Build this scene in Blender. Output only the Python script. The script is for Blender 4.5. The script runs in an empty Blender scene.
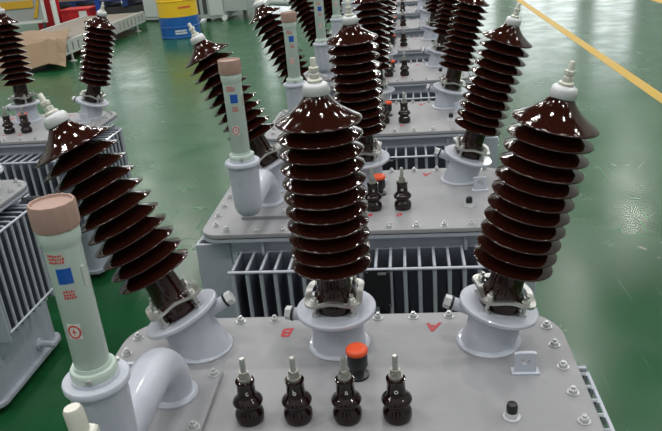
import bpy, bmesh, math, random
from mathutils import Vector, Matrix, Quaternion
random.seed(7)
C = bpy.context.scene.collection
PI = math.pi
LID = 0.75            # height of the transformer lids above the floor

# ------------------------------------------------------------------ materials
def nodes(name):
    m = bpy.data.materials.new(name); m.use_nodes = True
    nt = m.node_tree; b = nt.nodes['Principled BSDF']
    return m, nt, b
def mat(name, col, rough=.5, metal=0., coat=0., var=0., scale=12., bump=0., spec=.5, emit=0.):
    m, nt, b = nodes(name)
    b.inputs['Base Color'].default_value = (*col, 1)
    b.inputs['Roughness'].default_value = rough
    b.inputs['Metallic'].default_value = metal
    b.inputs['Specular IOR Level'].default_value = spec
    if coat:
        b.inputs['Coat Weight'].default_value = coat; b.inputs['Coat Roughness'].default_value = .04
    if emit:
        b.inputs['Emission Color'].default_value = (*col, 1); b.inputs['Emission Strength'].default_value = emit
    if var or bump:
        tc = nt.nodes.new('ShaderNodeTexCoord'); n = nt.nodes.new('ShaderNodeTexNoise')
        n.inputs['Scale'].default_value = scale; n.inputs['Detail'].default_value = 6
        nt.links.new(tc.outputs['Object'], n.inputs['Vector'])
        if var:
            r = nt.nodes.new('ShaderNodeMix'); r.data_type = 'RGBA'
            r.inputs['A'].default_value = (*[c*(1-var) for c in col], 1)
            r.inputs['B'].default_value = (*[min(1, c*(1+var)) for c in col], 1)
            nt.links.new(n.outputs['Fac'], r.inputs['Factor']); nt.links.new(r.outputs['Result'], b.inputs['Base Color'])
            mr = nt.nodes.new('ShaderNodeMapRange'); mr.inputs['From Min'].default_value = .3; mr.inputs['From Max'].default_value = .7
            mr.inputs['To Min'].default_value = max(0, rough-.08); mr.inputs['To Max'].default_value = min(1, rough+.1)
            nt.links.new(n.outputs['Fac'], mr.inputs['Value']); nt.links.new(mr.outputs['Result'], b.inputs['Roughness'])
        if bump:
            bp = nt.nodes.new('ShaderNodeBump'); bp.inputs['Strength'].default_value = bump; bp.inputs['Distance'].default_value = .004
            n2 = nt.nodes.new('ShaderNodeTexNoise'); n2.inputs['Scale'].default_value = scale*4
            nt.links.new(tc.outputs['Object'], n2.inputs['Vector'])
            nt.links.new(n2.outputs['Fac'], bp.inputs['Height']); nt.links.new(bp.outputs['Normal'], b.inputs['Normal'])
    return m
M = dict(
    lid=mat('lid_paint', (.27, .273, .29), .45, var=.10, scale=9, bump=.12),
    tank=mat('tank_paint', (.40, .43, .50), .42, var=.06, scale=7, bump=.1),
    turret=mat('turret_paint', (.50, .53, .61), .33, var=.05, scale=14, bump=.12, coat=.3),
    fin=mat('fin_shade', (.11, .125, .16), .5, var=.05), edge=mat('edge_paint', (.42, .45, .50), .4),  # fin colour darkened to paint in the shade of the gaps; edges stay lighter
    porcelain=mat('brown_glaze', (.022, .0052, .0032), .06, spec=.5, bump=.10, scale=34),
    porcelain2=mat('dark_glaze', (.011, .004, .004), .08, spec=.5, bump=.09, scale=34),
    steel=mat('zinc_steel', (.60, .60, .58), .36, metal=.9, var=.1, scale=60),
    bolt=mat('painted_bolt', (.52, .53, .54), .3, metal=.4),
    cap=mat('cap_aluminium', (.60, .62, .64), .45, metal=.25, var=.05),
    tip=mat('terminal_cream', (.62, .62, .56), .35, metal=.3),
    tube=mat('tube_celadon', (.50, .60, .55), .3, coat=.4),
    tubecap=mat('cap_rose_beige', (.36, .235, .195), .6, var=.08, scale=40),
    blue=mat('gauge_blue', (.01, .09, .42), .3, coat=.4),
    glass=mat('gauge_slot', (.50, .54, .50), .1, coat=1.),
    red=mat('red_ink', (.60, .05, .05), .5),
    redpaint=mat('red_stencil', (.45, .02, .03), .5),
    white=mat('white_label', (.7, .72, .7), .5),
    black=mat('black_plastic', (.010, .011, .013), .35),
    orange=mat('orange_cap', (.72, .085, .022), .45),
    plate=mat('nameplate_black', (.022, .024, .026), .3, metal=.2),
    ink=mat('plate_ink', (.25, .26, .27), .5),
    collar=mat('nickel_collar', (.36, .36, .33), .35, metal=.6),
    numgrey=mat('number_plate', (.20, .22, .23), .5),
)

# ------------------------------------------------------------------ mesh helpers
class MB:
    def __init__(s): s.bm = bmesh.new(); s.mats = []; s.mi = 0
    def use(s, m):
        if m not in s.mats: s.mats.append(m)
        s.mi = s.mats.index(m); return s
    def _f(s, vs):
        try: f = s.bm.faces.new(vs); f.material_index = s.mi; return f
        except ValueError: return None
    def lathe(s, prof, n=32, mtx=Matrix(), cap=True, ang0=0, lobes=None):
        rings = []
        for r, z in prof:
            ring = []
            for k in range(n):
                a = ang0 + 2*PI*k/n; rr = r if not lobes else lobes(r, a)
                ring.append(s.bm.verts.new(mtx @ Vector((rr*math.cos(a), rr*math.sin(a), z))))
            rings.append(ring)
        for a, b in zip(rings, rings[1:]):
            for k in range(n): s._f((a[k], a[(k+1) % n], b[(k+1) % n], b[k]))
        if cap:
            s._f(list(reversed(rings[0]))); s._f(rings[-1])
        return s
    def box(s, x0, x1, y0, y1, z0, z1, mtx=Matrix()):
        v = [s.bm.verts.new(mtx @ Vector((x, y, z))) for z in (z0, z1) for y in (y0, y1) for x in (x0, x1)]
        for f in ((0, 2, 3, 1), (4, 5, 7, 6), (0, 1, 5, 4), (2, 6, 7, 3), (0, 4, 6, 2), (1, 3, 7, 5)): s._f([v[i] for i in f])
        return s
    def prism(s, pts, z0, z1, mtx=Matrix(), b=0.):
        lay = [(z0, 0)] + ([(z1-b, 0), (z1, b)] if b else [(z1, 0)])
        cx = sum(p[0] for p in pts)/len(pts); cy = sum(p[1] for p in pts)/len(pts)
        rings = []
        for z, ins in lay:
            ring = []
            for x, y in pts:
                d = Vector((cx-x, cy-y)); d = d.normalized()*ins if ins else d*0
                ring.append(s.bm.verts.new(mtx @ Vector((x+d.x, y+d.y, z))))
            rings.append(ring)
        n = len(pts)
        for a, c in zip(rings, rings[1:]):
            for k in range(n): s._f((a[k], a[(k+1) % n], c[(k+1) % n], c[k]))
        s._f(list(reversed(rings[0]))); s._f(rings[-1]); return s
    def cyl(s, p0, p1, r0, r1=None, n=16):
        p0, p1 = Vector(p0), Vector(p1); d = p1-p0; q = d.to_track_quat('Z', 'Y')
        return s.lathe([(r0, 0), (r0 if r1 is None else r1, d.length)], n, Matrix.Translation(p0) @ q.to_matrix().to_4x4())
    def tube(s, pts, r, n=12, closed=False):
        pts = [Vector(p) for p in pts]; rings = []; N = len(pts); up = None
        for i, p in enumerate(pts):
            if closed: t = (pts[(i+1) % N]-pts[i-1]).normalized()
            else: t = (pts[min(i+1, N-1)]-pts[max(i-1, 0)]).normalized()
            if up is None:
                up = t.orthogonal().normalized()
            up = (up - t*up.dot(t)).normalized(); w = t.cross(up)
            rr = r[i] if isinstance(r, (list, tuple)) else r
            rings.append([s.bm.verts.new(p+up*rr*math.cos(2*PI*k/n)+w*rr*math.sin(2*PI*k/n)) for k in range(n)])
        rg = list(zip(rings, rings[1:])) + ([(rings[-1], rings[0])] if closed else [])
        for a, b in rg:
            for k in range(n): s._f((a[k], a[(k+1) % n], b[(k+1) % n], b[k]))
        if not closed: s._f(list(reversed(rings[0]))); s._f(rings[-1])
        return s
    def patch(s, r, c, w, z0, z1, t=.0006, n=5):
        """curved label on a tube of radius r about the z axis: centre angle c, angular width w"""
        rows = []
        for rr in (r, r+t):
            rows.append([[s.bm.verts.new((rr*math.cos(c+w*(k/n-.5)), rr*math.sin(c+w*(k/n-.5)), z)) for k in range(n+1)] for z in (z0, z1)])
        for k in range(n):
            s._f((rows[1][0][k], rows[1][0][k+1], rows[1][1][k+1], rows[1][1][k]))
            s._f((rows[0][1][k], rows[1][1][k], rows[1][1][k+1], rows[0][1][k+1]))
            s._f((rows[0][0][k+1], rows[1][0][k+1], rows[1][0][k], rows[0][0][k]))
        for k in (0, n): s._f((rows[0][0][k], rows[1][0][k], rows[1][1][k], rows[0][1][k]))
        return s
    def mesh(s, name, m=None, smooth=True, sharp=35, bevel=0.):
        if bevel:
            es = [e for e in s.bm.edges if len(e.link_faces) == 2 and e.calc_face_angle(0) > 1.0]
            bmesh.ops.bevel(s.bm, geom=es, offset=bevel, segments=2, affect='EDGES', clamp_overlap=True)
        bmesh.ops.recalc_face_normals(s.bm, faces=s.bm.faces)
        me = bpy.data.meshes.new(name); s.bm.to_mesh(me); s.bm.free()
        for x in (s.mats or [m]): me.materials.append(x)
        if smooth:
            for p in me.polygons: p.use_smooth = True
            me.set_sharp_from_angle(angle=math.radians(sharp))
        return me
def obj(name, me, parent=None, mtx=None):
    o = bpy.data.objects.new(name, me); C.objects.link(o)
    if parent: o.parent = parent
    if mtx is not None: o.matrix_local = mtx
    return o
def tag(o, label=None, cat=None, group=None, kind=None):
    if label: o['label'] = label
    if cat: o['category'] = cat
    if group: o['group'] = group
    if kind: o['kind'] = kind
    return o
def empty(name, loc, rz=0.):
    o = bpy.data.objects.new(name, None); C.objects.link(o); o.empty_display_size = .1
    o.location = loc; o.rotation_euler = (0, 0, rz); return o
def T(x, y, z): return Matrix.Translation((x, y, z))
def text_mesh(txt, size, m, depth=.0006, fat=0.):
    cu = bpy.data.curves.new('lettering', 'FONT'); cu.body = txt; cu.size = size; cu.extrude = depth; cu.offset = fat; cu.shear = .25 if fat else 0
    cu.align_x = 'CENTER'; cu.align_y = 'CENTER'
    o = bpy.data.objects.new('tmp', cu); C.objects.link(o)
    bpy.context.view_layer.update()
    me = bpy.data.meshes.new_from_object(o.evaluated_get(bpy.context.evaluated_depsgraph_get()))
    bpy.data.objects.remove(o); me.materials.clear(); me.materials.append(m); me.name = 'lettering'; return me
def rrect(x0, x1, y0, y1, r, n=8):
    rs = r if isinstance(r, (list, tuple)) else [r]*4; out = []
    for (cx, cy, a0, rr) in ((x1-rs[0], y1-rs[0], 0, rs[0]), (x0+rs[1], y1-rs[1], PI/2, rs[1]), (x0+rs[2], y0+rs[2], PI, rs[2]), (x1-rs[3], y0+rs[3], 1.5*PI, rs[3])):
        for k in range(n+1):
            a = a0+PI/2*k/n; out.append((cx+rr*math.cos(a), cy+rr*math.sin(a)))
    return out

# ------------------------------------------------------------------ shared transformer meshes
LX0, LX1, LY = -.490, .472, .257
ME = {}
ME['lid'] = MB().prism(rrect(LX0, LX1, -LY, LY, [.10, .10, .06, .06]), -.012, 0, b=.002).mesh('lid', M['lid'])
ME['gasket'] = MB().prism(rrect(LX0+.004, LX1-.004, -LY+.004, LY-.004, [.10, .10, .06, .06]), -.016, -.012).mesh('gasket', M['black'])
b = MB().use(M['tank'])
b.prism(rrect(LX0, LX1, -LY, LY, [.10, .10, .06, .06]), -.026, -.016)
b.prism(rrect(-.41, .40, -.232, .232, .03), -.70, -.026)
b.prism(rrect(-.43, .42, -.25, .25, .05), -.715, -.70)
for sx in (-.30, -.0, .30): b.box(sx-.004, sx+.004, -.246, .246, -.075, -.026)
ME['tank'] = b.mesh('tank')
b = MB()
for y in (-.16, .16):
    b.box(-.38, .37, y-.03, y+.03, -.75, -.742); b.box(-.38, .37, y-.004, y+.004, -.742, -.715)
ME['base_rail'] = b.mesh('base_rail', M['tank'], smooth=False)

def fin_bank(n, pitch, depth, z0, z1):
    """fins stacked along +x from 0, standing out toward -y from y=0"""
    b = MB()
    for k in range(n):
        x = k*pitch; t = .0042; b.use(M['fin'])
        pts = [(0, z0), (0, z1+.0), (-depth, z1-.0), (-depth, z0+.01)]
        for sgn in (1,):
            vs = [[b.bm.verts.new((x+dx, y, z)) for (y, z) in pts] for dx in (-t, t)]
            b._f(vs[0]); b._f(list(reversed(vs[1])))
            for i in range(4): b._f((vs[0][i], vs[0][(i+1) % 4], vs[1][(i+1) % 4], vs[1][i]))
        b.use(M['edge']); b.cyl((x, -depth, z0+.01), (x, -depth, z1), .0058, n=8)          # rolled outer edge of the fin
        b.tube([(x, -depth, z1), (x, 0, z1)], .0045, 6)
    b.use(M['fin']).box(-pitch*.3, (n-1)*pitch+pitch*.3, -.004, .0, z0, z1)  # added back sheet, its dark colour standing for shade deep between the fins
    return b.mesh('radiator')
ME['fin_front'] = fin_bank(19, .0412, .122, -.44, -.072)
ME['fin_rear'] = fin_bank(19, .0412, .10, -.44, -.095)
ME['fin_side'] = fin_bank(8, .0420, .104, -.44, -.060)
ME['rod_long'] = MB().cyl((-.012, 0, 0), (.755, 0, 0), .0045, n=8).mesh('brace_rod', M['turret'])
ME['rod_short'] = MB().cyl((-.010, 0, 0), (.304, 0, 0), .0045, n=8).mesh('brace_rod', M['turret'])
ME['cheek_plate'] = MB().box(-.0045, .0045, -.108, 0, -.445, -.052).mesh('end_plate', M['tank'], bevel=.0015)

# hexagonal lid bolt with washer and stud
ME['bolt'] = (MB().lathe([(.0115, 0), (.0115, .0018)], 16).lathe([(.0085, .0018), (.0085, .008), (.007, .0095)], 6)
              .lathe([(.0042, .0095), (.0042, .014)], 10)).mesh('bolt', M['bolt'], sharp=25)
ME['bolt_head'] = (MB().lathe([(.0095, 0), (.0095, .0015)], 14).lathe([(.0078, .0015), (.0078, .009), (.006, .0105)], 6)
                   .lathe([(.0042, .0105), (.0042, .018)], 8)).mesh('clamp_bolt', M['steel'], sharp=25)

# bushing turret: pipe stub, weld bead, round flange, small vent nozzle
b = MB().use(M['turret'])
b.lathe([(.0595, -.03), (.0585, .0), (.0555, .02), (.0545, .087)], 40, cap=False)
ME['turret'] = b.lathe([(.0545, .084), (.081, .084), (.083, .086), (.083, .092), (.081, .094), (.030, .094)], 48, cap=False).mesh('turret')
ME['nozzle'] = MB().cyl((0, 0, 0), (-.046, 0, .004), .0145, .0135, 18).mesh('vent_nozzle', M['turret'])
ME['nozzle_ring'] = MB().cyl((-.044, 0, .0038), (-.049, 0, .0043), .0158, n=18).mesh('seal_ring', M['black'])
ME['nozzle_cap'] = MB().cyl((-.0485, 0, .0043), (-.062, 0, .0055), .0155, .0145, 6).mesh('nozzle_cap', M['cap'])

# high voltage porcelain with eleven sheds
RIM0, PITCH, NS, RS = .199, .0295, 11, .0795
prof = [(.030, .094), (.043, .094), (.045, .100), (.045, .120), (.043, .125), (.040, .130), (.036, .135), (.035, .160)]
for k in range(NS-1):
    z = RIM0+k*PITCH
    prof += [(.0335, z-.004), (.0345, z+.006), (.040, z+.0105), (.058, z+.0052), (.074, z-.0004), (.0785, z-.0018), (.0802, z-.0014), (.0808, z-.0002), (.0804, z+.0010), (.0790, z+.0018), (.066, z+.0085), (.052, z+.0150), (.040, z+.0205), (.0345, z+.0245)]
z = RIM0+(NS-1)*PITCH
prof += [(.0335, z-.004), (.0345, z+.006), (.040, z+.0100), (.058, z+.0045), (.076, z-.0022), (.0795, z-.0022), (.0812, z-.0002), (.0802, z+.0018), (.0775, z+.0035), (.068, z+.0085), (.056, z+.0155),
         (.045, z+.023), (.036, z+.031), (.028, z+.040), (.0225, z+.0475), (.020, z+.052), (.010, z+.053)]
ME['hv'] = MB().lathe(prof, 64).mesh('high_voltage_bushing', M['porcelain'], sharp=60)
ME['hv_far'] = MB().lathe(prof, 32).mesh('high_voltage_bushing', M['porcelain'], sharp=60)
def rsq(a, w=.0570, rc=.024):
    """radius of a rounded square of half-width w at angle a"""
    c, s_ = abs(math.cos(a)), abs(math.sin(a)); q = w/max(c, s_); x, y = q*c, q*s_; k = w-rc
    if x > k and y > k:
        d = (k*c+k*s_); q = d+math.sqrt(max(0, d*d-(2*k*k-rc*rc)))
    return q
b = MB(); n = 96; rings = []
for inner, zz in ((1, .1265), (0, .1265), (0, .1245), (2, .1245), (2, .1305), (0, .1305), (1, .1295)):
    ring = []
    for k in range(n):
        a = 2*PI*k/n; q = rsq(a, .0465, .022) if inner == 1 else rsq(a)+(.0022 if inner == 2 else 0)
        lift = .0036*math.cos(4*a)*1
        ring.append(b.bm.verts.new((q*math.cos(a), q*math.sin(a), zz+lift)))
    rings.append(ring)
for i in range(len(rings)):
    r0, r1 = rings[i], rings[(i+1) % len(rings)]
    for k in range(n): b._f((r0[k], r0[(k+1) % n], r1[(k+1) % n], r1[k]))
ME['clamp'] = b.mesh('clamp_ring', M['steel'], sharp=40)
ME['stud'] = (MB().lathe([(.004, .088), (.004, .134)], 8).lathe([(.0085, .094), (.0085, .1015)], 6)).mesh('stud', M['steel'])
ME['end_cap'] = MB().lathe([(.019, .5430), (.0240, .5430), (.0250, .5450), (.0240, .556), (.0225, .5615), (.019, .5640), (.012, .5655)], 32).mesh('end_cap', M['cap'], sharp=50)
b = MB()
b.lathe([(.0125, .564), (.0140, .566), (.0140, .5695), (.0115, .572)], 20)
b.lathe([(.0085, .572), (.0098, .5735), (.0098, .580), (.0085, .5815)], 6, ang0=.3)
b.lathe([(.0088, .5835), (.0098, .585), (.0098, .5915), (.0085, .593)], 6, ang0=.8)
b.lathe([(.0055, .572), (.0055, .607), (.0045, .609)], 12)
ME['terminal'] = b.mesh('terminal', M['tip'], sharp=30)

# low voltage bushing
ME['lv'] = MB().lathe([(.020, 0), (.0245, .001), (.0265, .008), (.0265, .016), (.0245, .022), (.020, .026), (.0185, .030), (.0215, .034), (.0262, .0375), (.0278, .0415), (.0262, .0455), (.022, .050),
                       (.019, .053), (.0165, .056), (.0162, .080), (.0175, .083), (.0175, .086), (.012, .088)], 40).mesh('low_voltage_bushing', M['porcelain2'], sharp=60)
ME['lv_collar'] = MB().lathe([(.0125, .087), (.0125, .092)], 20).lathe([(.0105, .092), (.0105, .099)], 6).lathe([(.0090, .0995), (.0095, .101), (.0095, .105)], 6, ang0=.4).mesh('collar_nut', M['collar'], sharp=25)
ME['lv_rod'] = MB().lathe([(.0052, .104), (.0052, .131), (.0040, .133)], 14).mesh('terminal_rod', M['steel'])
ME['lv_let'] = {c: text_mesh(c, .015, M['white'], .0004) for c in 'abco'}
M['letter_pale'] = M['ink']

# relief valve with orange top
ME['relief'] = (MB().lathe([(.024, 0), (.024, .006), (.015, .010), (.014, .020), (.0195, .024), (.0225, .030), (.0225, .060), (.0215, .062)], 28)).mesh('relief_valve', M['black'])
ME['relief_cap'] = MB().lathe([(.0235, .0615), (.0245, .064), (.0240, .070), (.0205, .0735), (.010, .075)], 28).mesh('orange_cap', M['orange'], sharp=50)
ME['plug'] = MB().lathe([(.0155, 0), (.0155, .003)], 20).lathe([(.0125, .003), (.0125, .010), (.0115, .013)], 6).mesh('filler_plug', M['cap'], sharp=25)
ME['plug_cap'] = MB().lathe([(.0100, .012), (.0102, .024), (.0085, .0295), (.005, .031)], 20).mesh('plug_cap', M['black'])
# lifting lug: upright plate with hole and foot
b = MB()
n = 24; w, h, hr, hz = .0205, .046, .0085, .028
for y in (-.003, .003):
    pass
outer = []
for k in range(n):
    a = 2*PI*k/n; c, s_ = math.cos(a), math.sin(a); q = 1/max(abs(c)/w, abs(s_)/(h/2)); outer.append((q*c, h/2+q*s_))
inner = [(hr*math.cos(2*PI*k/n), hz+hr*math.sin(2*PI*k/n)) for k in range(n)]
V = [[b.bm.verts.new((x, y, z)) for x, z in L] for y in (-.004, .004) for L in (outer, inner)]
for k in range(n):
    j = (k+1) % n
    b._f((V[0][k], V[0][j], V[1][j], V[1][k])); b._f((V[2][k], V[3][k], V[3][j], V[2][j]))
    b._f((V[0][k], V[2][k], V[2][j], V[0][j])); b._f((V[1][k], V[1][j], V[3][j], V[3][k]))
b.box(-.026, .026, -.011, .011, 0, .004)
ME['lug'] = b.mesh('lifting_lug', M['turret'])

# oil level tube and its pot, elbow and pad
TX, TY = -.315, -.288
b = MB().use(M['turret'])
b.lathe([(.014, .078), (.026, .082), (.0345, .092), (.0390, .108), (.0405, .150), (.0425, .222), (.0435, .230), (.0485, .232), (.0490, .240), (.0475, .242), (.036, .242), (.035, .2475), (.026, .2475)], 44)
ME['pot'] = b.mesh('oil_pot', sharp=45)
path = []; rad = []
for k in range(4): path.append((0, .01+.052*k, .112)); rad.append(.037)
for k in range(1, 10):
    a = PI/2*k/9; path.append((.006*k/9, .166+.084*math.sin(a), .112-.070*(1-math.cos(a)))); rad.append(.037+.001*math.sin(a))
path += [(.006, .250, .028), (.006, .250, .012)]; rad += [.0365, .0385]
ME['elbow'] = MB().tube(path, rad, 32).mesh('elbow_pipe', M['turret'], sharp=60)
ME['elbow_flange'] = MB().lathe([(.046, .012), (.0465, .016), (.043, .021), (.038, .022)], 36).mesh('elbow_flange', M['turret'])
ME['pad'] = MB().prism(rrect(-.075, .075, -.105, .085, .004, 2), 0, .012, b=.0015).mesh('mounting_pad', M['lid'])
ME['tube_flange'] = MB().lathe([(.026, .2475), (.0333, .2475), (.0338, .250), (.0338, .259), (.0320, .262), (.0275, .262), (.0268, .268)], 36).mesh('tube_flange', M['tube'])
ME['tube'] = MB().lathe([(.024, .26), (.0252, .262), (.0252, .455), (.0262, .462), (.0277, .466), (.0277, .488), (.026, .490)], 40).mesh('gauge_tube', M['tube'], sharp=50)
b = MB().lathe([(.0285, .483), (.0302, .4845), (.0309, .490), (.0309, .516), (.0298, .520), (.0275, .520), (.0262, .5165), (.006, .5155)], 12)
ME['tube_cap'] = b.mesh('tube_cap', M['tubecap'], sharp=20)
CW = math.radians(-90+14)
ME['window'] = MB().patch(.0252, CW, .78, .409, .432).mesh('gauge_window', M['blue'])
ME['slot'] = MB().patch(.0252, CW+1.05, .26, .398, .428, .0016).mesh('sight_slot', M['glass'])
rnd = random.Random(3); ME['marks'] = []
for (c, w_, z0, rows) in ((CW-.30, .80, .440, 3), (CW-.0, .60, .386, 3)):
    b = MB()
    for r_ in range(rows):
        zz = z0+r_*.0048; a = c-w_/2
        while a < c+w_/2:
            d = rnd.uniform(.05, .12); b.patch(.0252, a+d/2, d, zz, zz+rnd.choice((.0026, .0034)), .0005, 2); a += d+.05
    ME['marks'].append(b.mesh('red_lettering', M['red'], smooth=False))
b = MB().use(M['white']).patch(.0252, CW-.25, .75, .322, .346, .0003, 6).use(M['red'])
for k in range(20):
    a = 2*PI*k/20; b.patch(.0255, CW-.25+.32*math.cos(a), .10, .334+.0095*math.sin(a)-.0012, .334+.0095*math.sin(a)+.0012, .0005, 1)
b.patch(.0255, CW-.25, .22, .333, .335, .0005, 2); b.patch(.0255, CW-.25, .05, .329, .339, .0005, 1)
ME['marks'].append(b.mesh('round_sticker', smooth=False))
ME['screw'] = MB().cyl((0, 0, 0), (0, -.004, 0), .0045, n=12).mesh('flange_screw', M['steel'])

b = MB().use(M['plate']).box(-.034, .034, -.0015, .0015, -.058, .058)
b.use(M['ink']).box(.000, .024, -.0022, -.0015, .044, .052)
for r_ in range(0): b.box(-.028, .028, -.0019, -.0015, -.044+r_*.013, -.0436+r_*.013)
for x in (-.03, .03):
    for zz in (-.053, .053): b.use(M['steel']).box(x-.002, x+.002, -.003, -.0015, zz-.002, zz+.002)
ME['plate'] = b.mesh('nameplate', smooth=False)
ME['letters'] = {c: text_mesh(c, .046, M['redpaint'], .0003, .0011) for c in 'AB'}
cf = [bpy.data.fonts]
ME['letters'].update({c: text_mesh(c, .032, M['redpaint'], .0003, .0008) for c in 'abc0'})
ME['drain'] = (MB().cyl((0, 0, 0), (.062, 0, 0), .014, n=16).cyl((.060, 0, 0), (.072, 0, 0), .010, n=6).cyl((0, 0, 0), (.006, 0, 0), .024, n=20)).mesh('drain_valve', M['turret'])

ME['weld'] = MB().lathe([(.054, .0), (.0655, .0), (.0660, .003), (.0630, .006), (.054, .007)], 40).mesh('weld_ring', M['turret'])
def tilt(x, y, tx, ty):
    d = Vector((tx, ty, 1)).normalized()
    return T(x, y, 0) @ Vector((0, 0, 1)).rotation_difference(d).to_matrix().to_4x4()

def hv_bushing(root, x, tx, ty, nozzle_ang, near, twist=0., sc_=1.):
    Mx = tilt(x, .141, tx, ty) @ Matrix.Rotation(twist, 4, 'Z') @ Matrix.Scale(sc_, 4)
    t = obj('turret', ME['turret'], root, Mx)
    obj('weld_ring', ME['weld'], root, T(x+.0, .141, 0))
    nz = Matrix.Rotation(nozzle_ang-twist, 4, 'Z') @ T(-.050, 0, .066)
    obj('vent_nozzle', ME['nozzle'], t, nz); obj('seal_ring', ME['nozzle_ring'], t, nz); obj('nozzle_cap', ME['nozzle_cap'], t, nz)
    p = obj('high_voltage_bushing', ME['hv' if near else 'hv_far'], root, Mx)
    obj('clamp_ring', ME['clamp'], p)
    for k in range(4):
        R = Matrix.Rotation(PI/4+PI/2*k, 4, 'Z') @ T(.0545, 0, 0)
        obj('stud', ME['stud'], p, R); obj('clamp_nut', ME['bolt_head'], p, R @ T(0, 0, .1255))
    obj('end_cap', ME['end_cap'], p); obj('terminal', ME['terminal'], p)

def transformer(label, loc, rz, tilts, near=True, group='power transformers in the main row', only=None, ax=(.313, 0, -.300), gauge=True, extras=''):
    root = empty('power_transformer', (loc[0], loc[1], LID), rz)
    tag(root, label, 'transformer', group)
    obj('tank', ME['tank'], root); obj('base_rail', ME['base_rail'], root)
    lid = obj('lid', ME['lid'], root); obj('gasket', ME['gasket'], lid)
    bp = [(-.314+.079*k, y) for k in range(9) for y in (-.235, .239)]
    bp += [(x, y) for x in (-.464, .443) for y in (-.113, -.034, .044, .119)] + [(.441, .187), (.404, .228), (-.460, .180), (-.425, .222), (-.452, -.190), (-.410, -.226), (.441, -.190), (.400, -.226)]
    for (x, y) in bp:
        obj('bolt', ME['bolt'], lid, T(x, y, 0) @ Matrix.Rotation(random.random()*2, 4, 'Z'))
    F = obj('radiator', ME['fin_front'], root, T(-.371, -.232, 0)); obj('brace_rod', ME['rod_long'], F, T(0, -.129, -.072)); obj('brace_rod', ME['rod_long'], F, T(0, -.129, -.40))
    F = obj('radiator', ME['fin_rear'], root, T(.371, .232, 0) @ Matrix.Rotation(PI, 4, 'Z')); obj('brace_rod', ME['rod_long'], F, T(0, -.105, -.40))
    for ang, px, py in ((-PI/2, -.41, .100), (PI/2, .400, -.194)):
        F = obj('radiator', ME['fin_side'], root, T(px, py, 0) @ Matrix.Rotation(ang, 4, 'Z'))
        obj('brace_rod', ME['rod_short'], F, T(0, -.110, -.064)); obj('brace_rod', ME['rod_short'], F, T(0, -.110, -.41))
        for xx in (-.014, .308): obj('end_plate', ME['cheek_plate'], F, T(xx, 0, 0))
    obj('drain_valve', ME['drain'], root, T(.400, .09, -.655))
    names = 'ABC'
    for k, n in enumerate(names):
        if only and n not in only: continue
        tx, ty = tilts[k]
        hv_bushing(root, ax[k], tx, ty, {'A': -.12, 'B': -.15, 'C': PI+.2}[n], near, twist={'A': .1, 'B': -.04, 'C': .5}[n], sc_={'A': .97, 'B': (.988 if loc[1] < -.5 else 1.), 'C': 1.015}[n])
    for k, ch in enumerate('cbao'):
        x = -.0144+(k-1.5)*.09
        l = obj('low_voltage_bushing', ME['lv'], root, T(x, -.096, 0) @ Matrix.Rotation((.15, -.1, .05, -.12)[k], 4, 'Z'))
        obj('collar_nut', ME['lv_collar'], l); obj('terminal_rod', ME['lv_rod'], l)
        if near: obj('lettering', ME['lv_let'][ch], l, T(.002, -.0166, .068) @ Matrix.Rotation(PI/2, 4, 'X'))
    rv = obj('relief_valve', ME['relief'], root, T(.045, .028, 0) @ Matrix.Scale(.90, 4)); tag(obj('relief_cap', ME['relief_cap'], rv), 'orange cap')
    pl = obj('filler_plug', ME['plug'], root, T(.322, -.100, 0)); tag(obj('plug_cap', ME['plug_cap'], pl), 'black cap')
    obj('lifting_lug', ME['lug'], root, T(.368, .030, 0)); obj('lifting_lug', ME['lug'], root, T(-.405, .020, 0))
    for ch, x, y in (('A', .205, .198), ('B', -.117, .190)):
        obj('lettering', ME['letters'][ch], lid, T(x, y, .0006) @ Matrix.Rotation(PI+.05, 4, 'Z'))
    for k, ch in enumerate('cba0'):
        obj('lettering', ME['letters'][ch], lid, T(-.0144+(k-1.5)*.09-.008, -.146, .0006) @ Matrix.Rotation(PI, 4, 'Z'))
    obj('nameplate', ME['plate'], root, T(.047, -.370, -.128))
    if gauge:
        pad = obj('mounting_pad', ME['pad'], root, T(-.305, -.045, 0))
        for x in (-.060, .060):
            for y in (-.088, .068): obj('bolt', ME['bolt'], pad, T(x, y, .012))
        e = obj('elbow_pipe', ME['elbow'], root, T(TX, TY, 0)); obj('elbow_flange', ME['elbow_flange'], e, T(.006, .250, 0))
        obj('oil_pot', ME['pot'], root, T(TX, TY, 0))
        g = obj('gauge_tube', ME['tube'], root, T(TX, TY, 0))
        fl = obj('tube_flange', ME['tube_flange'], g); tag(obj('tube_cap', ME['tube_cap'], g), 'rose-beige ribbed cap')
        tag(obj('gauge_window', ME['window'], g), 'blue window')
        obj('sight_slot', ME['slot'], g); [obj(nm_, me_, g) for nm_, me_ in zip(('red_lettering', 'red_lettering', 'round_sticker'), ME['marks'])]
        for a in (.2, 2.3, 4.4): obj('flange_screw', ME['screw'], g, Matrix.Rotation(a, 4, 'Z') @ T(0, -.0336, .2545))
    return root

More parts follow.
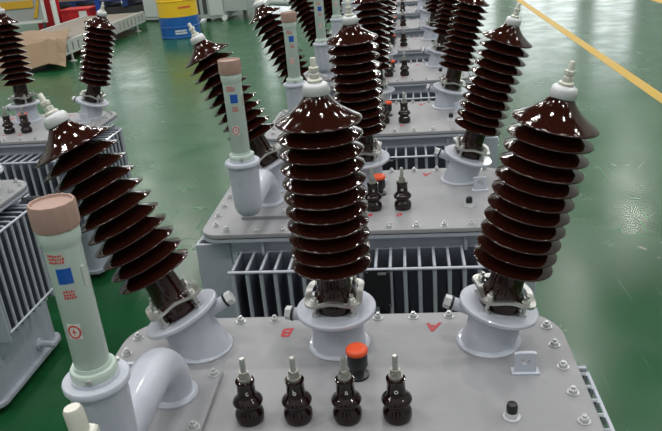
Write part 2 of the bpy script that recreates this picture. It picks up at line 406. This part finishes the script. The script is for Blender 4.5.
P = .9705
std = [(.25, -.03), (-.01, 0), (-.42, .02)]
row = [
    (-1, 'transformer nearest the camera, showing only a cream terminal tip at lower left', (.0077, -.9705), -.0045, [(.24, 0), (-.103, .045), (-.42, 0)]),
    (0, 'foremost grey transformer with four small brown bushings and orange-capped valve on its lid', (-.0261, 0), .0153, [(.235, -.02), (-.006, -.009), (-.421, .035)]),
    (1, 'second grey transformer of the main row, nameplate on its fins', (-.0105, P), -.004, [(.31, -.05), (-.04, -.08), (-.433, .014)]),
    (2, 'third transformer of the main row counting from the camera', (.0004, 2*P), -.0045, [(.25, -.05), (-.04, .03), (-.43, .01)]),
    (3, 'fourth transformer of the main row counting from the camera', (.0077, 3*P), -.0045, std),
    (4, 'fifth transformer of the main row counting from the camera', (.0077, 4*P), -.0045, [(.22, 0), (.02, 0), (-.40, 0)]),
    (5, 'sixth transformer of the main row counting from the camera', (.0077, 5*P), -.0045, std),
    (6, 'seventh transformer of the main row counting from the camera', (.0077, 6*P), -.0045, std),
    (7, 'farthest visible transformer at the top end of the main row', (.0077, 7*P), -.0045, std),
]
for k, lab, (x, y), rz, tl in row:
    r = transformer(lab, (x, y), rz, tl, near=(k in (0, 1, 2)))
tL2 = transformer('rear transformer of the left row, two leaning brown bushings above a flat grey lid', (-1.845, 2.10), -.01, [(.33, .02), (-.02, .02), (-.42, 0)], near=True, group='power transformers in the left row', ax=(.345, 0, -.3), gauge=False)
tL1 = transformer('front transformer of the left row, with side fins and a 50 number plate', (-1.79, 1.05), -.01, [(.20, 0), (-.02, .0), (-.42, 0)], near=False, group='power transformers in the left row', gauge=False)
np_ = obj('number_plate', MB().box(-.036, .036, -.0015, .0015, -.026, .026).mesh('number_plate', M['numgrey']), tL1, T(.452, .215, -.085) @ Matrix.Rotation(.25, 4, 'Z'))
obj('number', text_mesh('50', .036, M['black'], .0005), np_, T(0, -.0018, 0) @ Matrix.Rotation(PI/2, 4, 'X'))

# ------------------------------------------------------------------ hall: floor, line, far wall
def floor_mat():
    m, nt, b = nodes('green_epoxy'); L = nt.links; N = nt.nodes
    tc = N.new('ShaderNodeTexCoord')
    n1 = N.new('ShaderNodeTexNoise'); n1.inputs['Scale'].default_value = .9; n1.inputs['Detail'].default_value = 5
    L.new(tc.outputs['Object'], n1.inputs['Vector'])
    r1 = N.new('ShaderNodeValToRGB'); r1.color_ramp.elements[0].position = .3; r1.color_ramp.elements[1].position = .72
    r1.color_ramp.elements[0].color = (.007, .062, .020, 1); r1.color_ramp.elements[1].color = (.012, .085, .028, 1)
    L.new(n1.outputs['Fac'], r1.inputs['Fac'])
    # scratches: stretched voronoi edges
    add = None
    for ang, sc, seed in ((.4, (60, 2.2, 1), 0.), (-.7, (48, 1.7, 1), 7.), (1.35, (70, 2.6, 1), 3.)):
        mp = N.new('ShaderNodeMapping'); mp.inputs['Rotation'].default_value = (0, 0, ang); mp.inputs['Scale'].default_value = sc; mp.inputs['Location'].default_value = (seed, seed, 0)
        L.new(tc.outputs['Object'], mp.inputs['Vector'])
        n = N.new('ShaderNodeTexNoise'); n.inputs['Scale'].default_value = .7; n.inputs['Detail'].default_value = 2
        L.new(mp.outputs['Vector'], n.inputs['Vector'])
        mr = N.new('ShaderNodeMapRange'); mr.inputs['From Min'].default_value = .72; mr.inputs['From Max'].default_value = .80
        L.new(n.outputs['Fac'], mr.inputs['Value'])
        if add is None: add = mr.outputs['Result']
        else:
            mx = N.new('ShaderNodeMath'); mx.operation = 'MAXIMUM'; L.new(add, mx.inputs[0]); L.new(mr.outputs['Result'], mx.inputs[1]); add = mx.outputs[0]
    mul = N.new('ShaderNodeMath'); mul.operation = 'MULTIPLY'; mul.inputs[1].default_value = .45; L.new(add, mul.inputs[0])
    mix = N.new('ShaderNodeMix'); mix.data_type = 'RGBA'; mix.inputs['B'].default_value = (.10, .20, .13, 1)
    L.new(mul.outputs[0], mix.inputs['Factor']); L.new(r1.outputs['Color'], mix.inputs['A']); L.new(mix.outputs['Result'], b.inputs['Base Color'])
    n2 = N.new('ShaderNodeTexNoise'); n2.inputs['Scale'].default_value = 2.3; n2.inputs['Detail'].default_value = 8; n2.inputs['Roughness'].default_value = .65
    L.new(tc.outputs['Object'], n2.inputs['Vector'])
    mr = N.new('ShaderNodeMapRange'); mr.inputs['From Min'].default_value = .3; mr.inputs['From Max'].default_value = .7; mr.inputs['To Min'].default_value = .17; mr.inputs['To Max'].default_value = .30
    L.new(n2.outputs['Fac'], mr.inputs['Value']); L.new(mr.outputs['Result'], b.inputs['Roughness'])
    bp = N.new('ShaderNodeBump'); bp.inputs['Strength'].default_value = .04; bp.inputs['Distance'].default_value = .01
    L.new(n1.outputs['Fac'], bp.inputs['Height']); L.new(bp.outputs['Normal'], b.inputs['Normal'])
    b.inputs['Specular IOR Level'].default_value = .28
    return m
fl = obj('floor', MB().box(-14, 9, -5, 26, -.1, 0).mesh('floor', floor_mat(), smooth=False)); tag(fl, kind='structure')
yl = mat('yellow_line', (.44, .27, .012), .5, var=.2, scale=6)
l1 = obj('trim_1', MB().box(2.225, 2.335, -4.5, 25, .0, .0012).mesh('trim', yl, smooth=False)); tag(l1, kind='structure')
l2 = obj('trim_2', MB().box(4.22, 4.36, -4.5, 25, .0, .0012).mesh('trim', yl, smooth=False)); tag(l2, kind='structure')
wallm = mat('wall_paint', (.42, .44, .43), .8, var=.06, scale=1.5)
def wall(name, boxes, wallm=wallm):
    b = MB()
    for x in boxes: b.box(*x)
    w = obj(name, b.mesh(name, wallm, smooth=False)); tag(w, kind='structure'); return w
wins = [(-12.5, -10.2), (-8.6, -7.2), (-5.4, -3.9), (-1.8, -.3), (1.6, 3.6), (4.4, 6.6), (7.2, 8.6)]
bx = [(-14, 9, 26, 26.2, 0, .5), (-14, 9, 26, 26.2, 4.6, 9)]
xs = [-14]+[v for w_ in wins for v in w_]+[9]
for i in range(0, len(xs), 2): bx.append((xs[i], xs[i+1], 26, 26.2, .5, 4.6))
wall('wall_back', bx)
wall('wall_left', [(-14.2, -14, -5, 26.2, 0, 9)])
wall('wall_right', [(9, 9.2, -5, 26.2, 0, 9)])
wall('ceiling', [(-14.2, 9.2, -5.2, 26.2, 9, 9.2)], mat('ceiling_paint', (.035, .037, .038), .9))
wall('wall_front', [(-14.2, 9.2, -5.2, -5, 0, 9)])
pane = mat('daylight_pane', (.93, .97, 1.), .3, emit=2.4)
frm = mat('window_frame_paint', (.5, .52, .52), .5)
for i, (a, c) in enumerate(wins):
    w_ = obj('window_%d' % (i+1), MB().box(a, c, 26.08, 26.1, .5, 4.6).mesh('pane', pane, smooth=False)); tag(w_, kind='structure')
    b = MB()
    for x in (a, (a+c)/2, c): b.box(x-.04, x+.04, 26.02, 26.08, .5, 4.6)
    for z_ in (.5, 1.9, 3.2, 4.6): b.box(a, c, 26.02, 26.08, z_-.04, z_+.04)
    obj('window_frame', b.mesh('window_frame', frm, smooth=False), w_)

# ------------------------------------------------------------------ drum
M['drumy'] = mat('drum_yellow', (.78, .50, .02), .35, coat=.3); M['drumb'] = mat('drum_blue', (.010, .10, .36), .35, coat=.3)
R, Hd = .335, .92
dr = empty('oil_drum', (-3.665, 10.62, 0)); tag(dr, 'blue and yellow steel oil drum standing on the green floor', 'drum')
ring = lambda z, r=R: [(r, z-.012), (r+.009, z-.005), (r+.009, z+.005), (r, z+.012)]
obj('barrel', MB().lathe([(R-.01, 0), (R+.006, .004), (R+.006, .02), (R, .026)] + ring(.18) + [(R, .345)], 48).mesh('barrel', M['drumb']), dr)
up = obj('upper_barrel', MB().lathe([(R, .345)] + ring(.60) + [(R, .89), (R+.006, .895), (R+.006, Hd), (R-.012, Hd), (R-.014, .902), (.02, .902)], 48).mesh('upper_barrel', M['drumy']), dr)
tag(up, 'yellow upper half'); obj('bung', MB().lathe([(.03, .902), (.03, .915)], 12, T(.18, .1, 0)).mesh('bung', M['steel']), up)
rnd = random.Random(5); b = MB(); dang = math.radians(-72)
for r_ in range(2):
    a = dang-.28
    while a < dang+.28:
        d = rnd.uniform(.03, .07); b.patch(R+.0, a+d/2, d, .070+r_*.040, .070+r_*.040+.028, .002, 2); a += d+.018
obj('lettering', b.mesh('lettering', M['white'], smooth=False), dr)
b = MB(); a = dang+.02
while a < dang+.62:
    d = rnd.uniform(.04, .07); b.patch(R+.0, a+d/2, d, .475, .51, .0025, 2); a += d+.02
obj('lettering', b.mesh('lettering', M['red'], smooth=False), up)

# ------------------------------------------------------------------ machines behind the drum
M['mach'] = mat('machine_grey', (.36, .41, .40), .4, var=.06, scale=3); M['machd'] = mat('machine_dark', (.05, .055, .055), .5)
M['machl'] = mat('machine_light', (.50, .56, .54), .45)
def root_obj(name, loc, lab, cat, grp=None, rz=0):
    e = empty(name, loc, rz); tag(e, lab, cat, grp); return e
cb = root_obj('control_cabinet', (-4.93, 13.0, 0), 'pale grey-green tall cabinet left of the drum', 'cabinet', rz=-.25)
obj('cabinet_body', MB().box(-.24, .20, 0, .6, .04, 2.0).mesh('body', M['machl'], bevel=.01), cb)
obj('plinth', MB().box(-.22, .18, .02, .58, 0, .04).mesh('plinth', M['machd']), cb)
dd = obj('cabinet_door', MB().box(-.22, .18, -.02, 0, .10, 1.95).mesh('door', M['machl'], bevel=.004), cb); obj('handle', MB().box(.13, .155, -.05, -.02, .9, 1.1).mesh('handle', M['machd']), dd)
fr = root_obj('door_frame_post', (-4.40, 12.80, 0), 'narrow grey upright frame with dark slot beside the pale cabinet', 'frame', rz=-.25)
obj('upright', MB().box(-.10, -.03, 0, .10, 0, 2.0).box(.05, .13, 0, .10, 0, 2.0).mesh('upright', M['mach'], bevel=.004), fr)
obj('inner_panel', MB().box(-.03, .05, .05, .08, 0, 2.0).mesh('inner', M['machd']), fr)
m2 = root_obj('vented_machine', (-3.42, 12.45, 0), 'grey machine cabinet with dark vertical vents and a white wheel, behind the drum', 'machine', rz=-.05)
obj('machine_body', MB().box(-.52, .12, 0, .9, .05, 1.9).box(.12, .56, -.06, .9, .17, 1.9).mesh('body', M['mach'], bevel=.012), m2)
for x in (-.48, -.33): obj('vent', MB().box(x, x+.08, -.012, 0, .14, 1.8).mesh('vent', M['machd']), m2)
obj('panel', MB().box(-.20, .08, -.014, 0, .10, 1.8).mesh('panel', M['machl'], bevel=.004), m2)
for x in (-.45, .10): obj('wheel', MB().cyl((x, -.09, .052), (x, -.02, .052), .052, n=24).mesh('wheel', M['white'] if x > 0 else M['machd']), m2)
obj('leg', MB().box(.46, .52, .0, .1, 0, .17).box(-.50, -.44, .6, .7, 0, .05).mesh('leg', M['machd']), m2)
m3 = root_obj('tubular_machine', (-2.0, 12.9, 0), 'grey machine with round pipes behind the third oil gauge tube', 'machine')
b = MB().box(-.5, .75, 0, .9, .26, 1.7)
obj('machine_body', b.mesh('body', M['mach'], bevel=.012), m3)
obj('pipe', MB().tube([(-.58, -.25, .12), (-.45, -.25, .26), (-.1, -.22, .22), (.3, -.25, .30)], .07, 14).mesh('pipe', M['mach']), m3)
obj('pipe', MB().cyl((-.2, -.08, .42), (.6, -.08, .37), .09, n=18).mesh('pipe', M['machl']), m3)
for x in (-.55, .0, .5): obj('leg', MB().cyl((x, -.2, 0), (x, -.2, .24), .05, n=14).mesh('leg', M['mach']), m3)

# ------------------------------------------------------------------ conveyor, cardboard, pallets, red bin
M['deck'] = mat('deck_board', (.20, .175, .14), .6, var=.25, scale=5); M['rail'] = mat('rail_paint', (.45, .47, .45), .4)
M['card'] = mat('kraft_card', (.24, .165, .10), .8, var=.12, scale=4); M['wood'] = mat('pine', (.40, .27, .14), .7, var=.2, scale=9)
M['pblue'] = mat('pallet_blue', (.012, .04, .16), .5); M['redbin'] = mat('bin_red', (.50, .012, .018), .4); M['yel'] = mat('yellow_panel', (.62, .36, .03), .5)
cv = root_obj('assembly_track', (-4.74, 8.2, 0), 'low grey track platform with a pierced pale side rail', 'platform', rz=.02)
obj('deck', MB().box(-1.10, -.02, 0, 3.85, .24, .30).mesh('deck', M['deck'], bevel=.005), cv)
b = MB().box(-.02, .02, 0, 3.85, .27, .315).box(-.02, .02, 0, 3.85, .12, .15)
for k in range(20): b.box(-.02, .02, k*.196, k*.196+.145, .15, .27)
obj('side_rail', b.mesh('side_rail', M['rail'], smooth=False), cv)
obj('side_rail', MB().box(-1.14, -1.10, 0, 3.85, .12, .315).mesh('side_rail2', M['rail'], smooth=False), cv)
for y in (.5, 1.9, 3.4):
    for x in (0., -1.12): obj('leg', MB().lathe([(.06, 0), (.06, .012), (.02, .02), (.02, .13)], 12, T(x, y, 0)).mesh('leg', M['rail']), cv)
for (x, y, w2) in ((.12, 1.5, .22),): obj('foot_plate', MB().box(x-.1, x+.06, y, y+w2, 0, .06).mesh('foot_plate', M['rail'], bevel=.004), cv)
# creased sheet of card lying over the track's end
bm = MB(); nx, ny = 14, 10; g = []
def card(u, v):
    c00, c10, c11, c01 = Vector((-6.0, 7.75)), Vector((-4.50, 7.95)), Vector((-4.90, 9.15)), Vector((-6.0, 9.5))
    q = (c00*(1-u)+c10*u)*(1-v)+(c01*(1-u)+c11*u)*v
    on = min(1, max(0, (q.y-7.85)/.33))*min(1, max(0, (-4.52-q.x)/.18))*min(1, max(0, (q.x+6.05)/.15))
    return Vector((q.x, q.y, .012+.315*on+.035*abs(math.sin(u*5+v*3))*(1)+.02*math.sin(v*9)*u+(.03 if u+v > 1 else 0)))
for top in (0, 1):
    g.append([[bm.bm.verts.new(card(i/nx, j/ny)+Vector((0, 0, .008*top))) for i in range(nx+1)] for j in range(ny+1)])
for top in (0, 1):
    for j in range(ny):
        for i in range(nx): bm._f((g[top][j][i], g[top][j][i+1], g[top][j+1][i+1], g[top][j+1][i]))
for i in range(nx):
    for j in (0, ny): bm._f((g[0][j][i], g[0][j][i+1], g[1][j][i+1], g[1][j][i]))
for j in range(ny):
    for i in (0, nx): bm._f((g[0][j][i], g[0][j+1][i], g[1][j+1][i], g[1][j][i]))
cd = obj('cardboard_sheet', bm.mesh('cardboard', M['card'], smooth=False)); tag(cd, 'large creased sheet of brown cardboard on the near end of the track', 'cardboard')
rb = root_obj('red_bin', (-6.42, 12.75, 0), 'red rectangular bin with a white label, behind the track', 'bin', rz=.05)
obj('bin_body', MB().prism([(-.29, -.2), (.29, -.2), (.29, .3), (-.29, .3)], .06, .37).box(-.31, .31, -.22, .32, .36, .40).mesh('body', M['redbin'], bevel=.008), rb)
obj('stand', MB().box(-.26, .26, -.18, .28, 0, .06).mesh('stand', M['machd']), rb)
obj('label', MB().box(.08, .24, -.212, -.20, .18, .38).mesh('label', M['white']), rb)
pp = obj('round_pole', MB().lathe([(.09, 0), (.09, .02), (.05, .03), (.05, 2.2)], 18, T(-6.62, 12.15, 0)).mesh('pole', M['white'])); tag(pp, 'round white pole left of the red bin', 'pole')
bd = root_obj('notice_board', (-6.90, 12.2, 0), 'white-framed board with yellow shapes left of the white pole', 'board', rz=.12)
obj('frame', MB().box(-.90, -.85, 0, .05, .25, 1.6).box(0, .05, 0, .05, .25, 1.6).box(-.90, .05, 0, .05, .22, .27).mesh('frame', M['white']), bd)
obj('panel', MB().box(-.85, .0, .01, .03, .27, 1.6).mesh('panel', mat('board_grey', (.35, .37, .36), .6)), bd)
obj('picture', MB().prism([(-.20, .32), (-.12, .32), (-.02, .62), (-.02, .75)], 0, .01, Matrix.Rotation(PI/2, 4, 'X')).mesh('picture', M['yel']), bd)
obj('picture', MB().box(-.80, -.15, -.01, .01, .52, .66).mesh('picture', M['yel']), bd)
for x in (-.85, -.05): obj('leg', MB().box(x, x+.05, .0, .05, 0, .25).mesh('leg', M['machd']), bd)
rp = obj('partition', MB().box(-7.35, -6.85, 12.75, 12.85, 0, 2.2).mesh('red_panel', M['redbin'])); tag(rp, 'upright dark red partition behind the white pole', 'partition')
# pallets with boards in the rack behind the track
for k, (x, y, lab) in enumerate(((-5.72, 14.0, 'blue pallet carrying pale boards left of the tall cabinet'), (-7.05, 14.4, 'blue pallet carrying pale boards above the red bin'))):
    pr = root_obj('pallet', (x, y, 0), lab, 'pallet', 'pallets behind the track')
    b = MB()
    for j in range(5): b.box(-.6, .6, -.5+j*.22, -.5+j*.22+.12, .42, .45)
    for xx in (-.6, -.06, .48): b.box(xx, xx+.12, -.5, .5, .30, .42)
    obj('pallet_frame', b.mesh('pallet_frame', M['pblue'], smooth=False), pr)
    obj('support', MB().box(-.6, .6, -.45, .45, 0, .30).mesh('support', M['machd']), pr)
    for j in range(1):
        bo = obj('board_stack', MB().box(x-.56, x+.5, y-.42, y+.42, .45, 1.0).mesh('boards', M['wood'], bevel=.01)); tag(bo, ('stack of pale boards on the pallet left of the tall cabinet', 'stack of pale boards on the pallet above the red bin')[k], 'boards', 'boards on the blue pallets')
bpst = obj('blue_post', MB().box(-6.05, -5.97, 12.75, 12.83, 0, 2.2).mesh('blue_post', mat('post_blue', (.01, .06, .35), .4))); tag(bpst, 'thin blue upright post right of the red bin', 'post')

# ------------------------------------------------------------------ light
w = bpy.data.worlds.new('hall_air'); bpy.context.scene.world = w; w.use_nodes = True
bg = w.node_tree.nodes['Background']; bg.inputs['Color'].default_value = (.82, .90, 1.0, 1); bg.inputs['Strength'].default_value = .55
for i in range(6):
    for j in range(8):
        ld = bpy.data.lights.new('hall_lamp', 'AREA'); ld.shape = 'DISK'; ld.size = .40
        ld.energy = 92; ld.color = (1, .985, .95)
        lo = bpy.data.objects.new('hall_lamp', ld); C.objects.link(lo); lo.location = (-11.2+3.7*i+(.8 if j % 2 else 0), -3.6+3.9*j, 8.2)

# ------------------------------------------------------------------ camera
cam = bpy.data.cameras.new('camera'); co = bpy.data.objects.new('camera', cam); C.objects.link(co)
fw = Vector((-.11535788, .91240028, -.39270637)); rt = Vector((.99272441, .09216167, -.07748855)); u = Vector((.0345081, .39878811, .9163936))
m = Matrix((rt, u, -fw)).transposed().to_4x4(); m.translation = (.13117, -1.08278, .82565+LID)
co.matrix_world = m; cam.lens = 37.065; cam.sensor_width = 36; cam.clip_start = .02; cam.clip_end = 200
sc = bpy.context.scene; sc.camera = co
sc.view_settings.view_transform = 'Standard'; sc.view_settings.look = 'None'; sc.view_settings.gamma = 1
sc.view_settings.use_curve_mapping = False; sc.view_settings.exposure = -.12
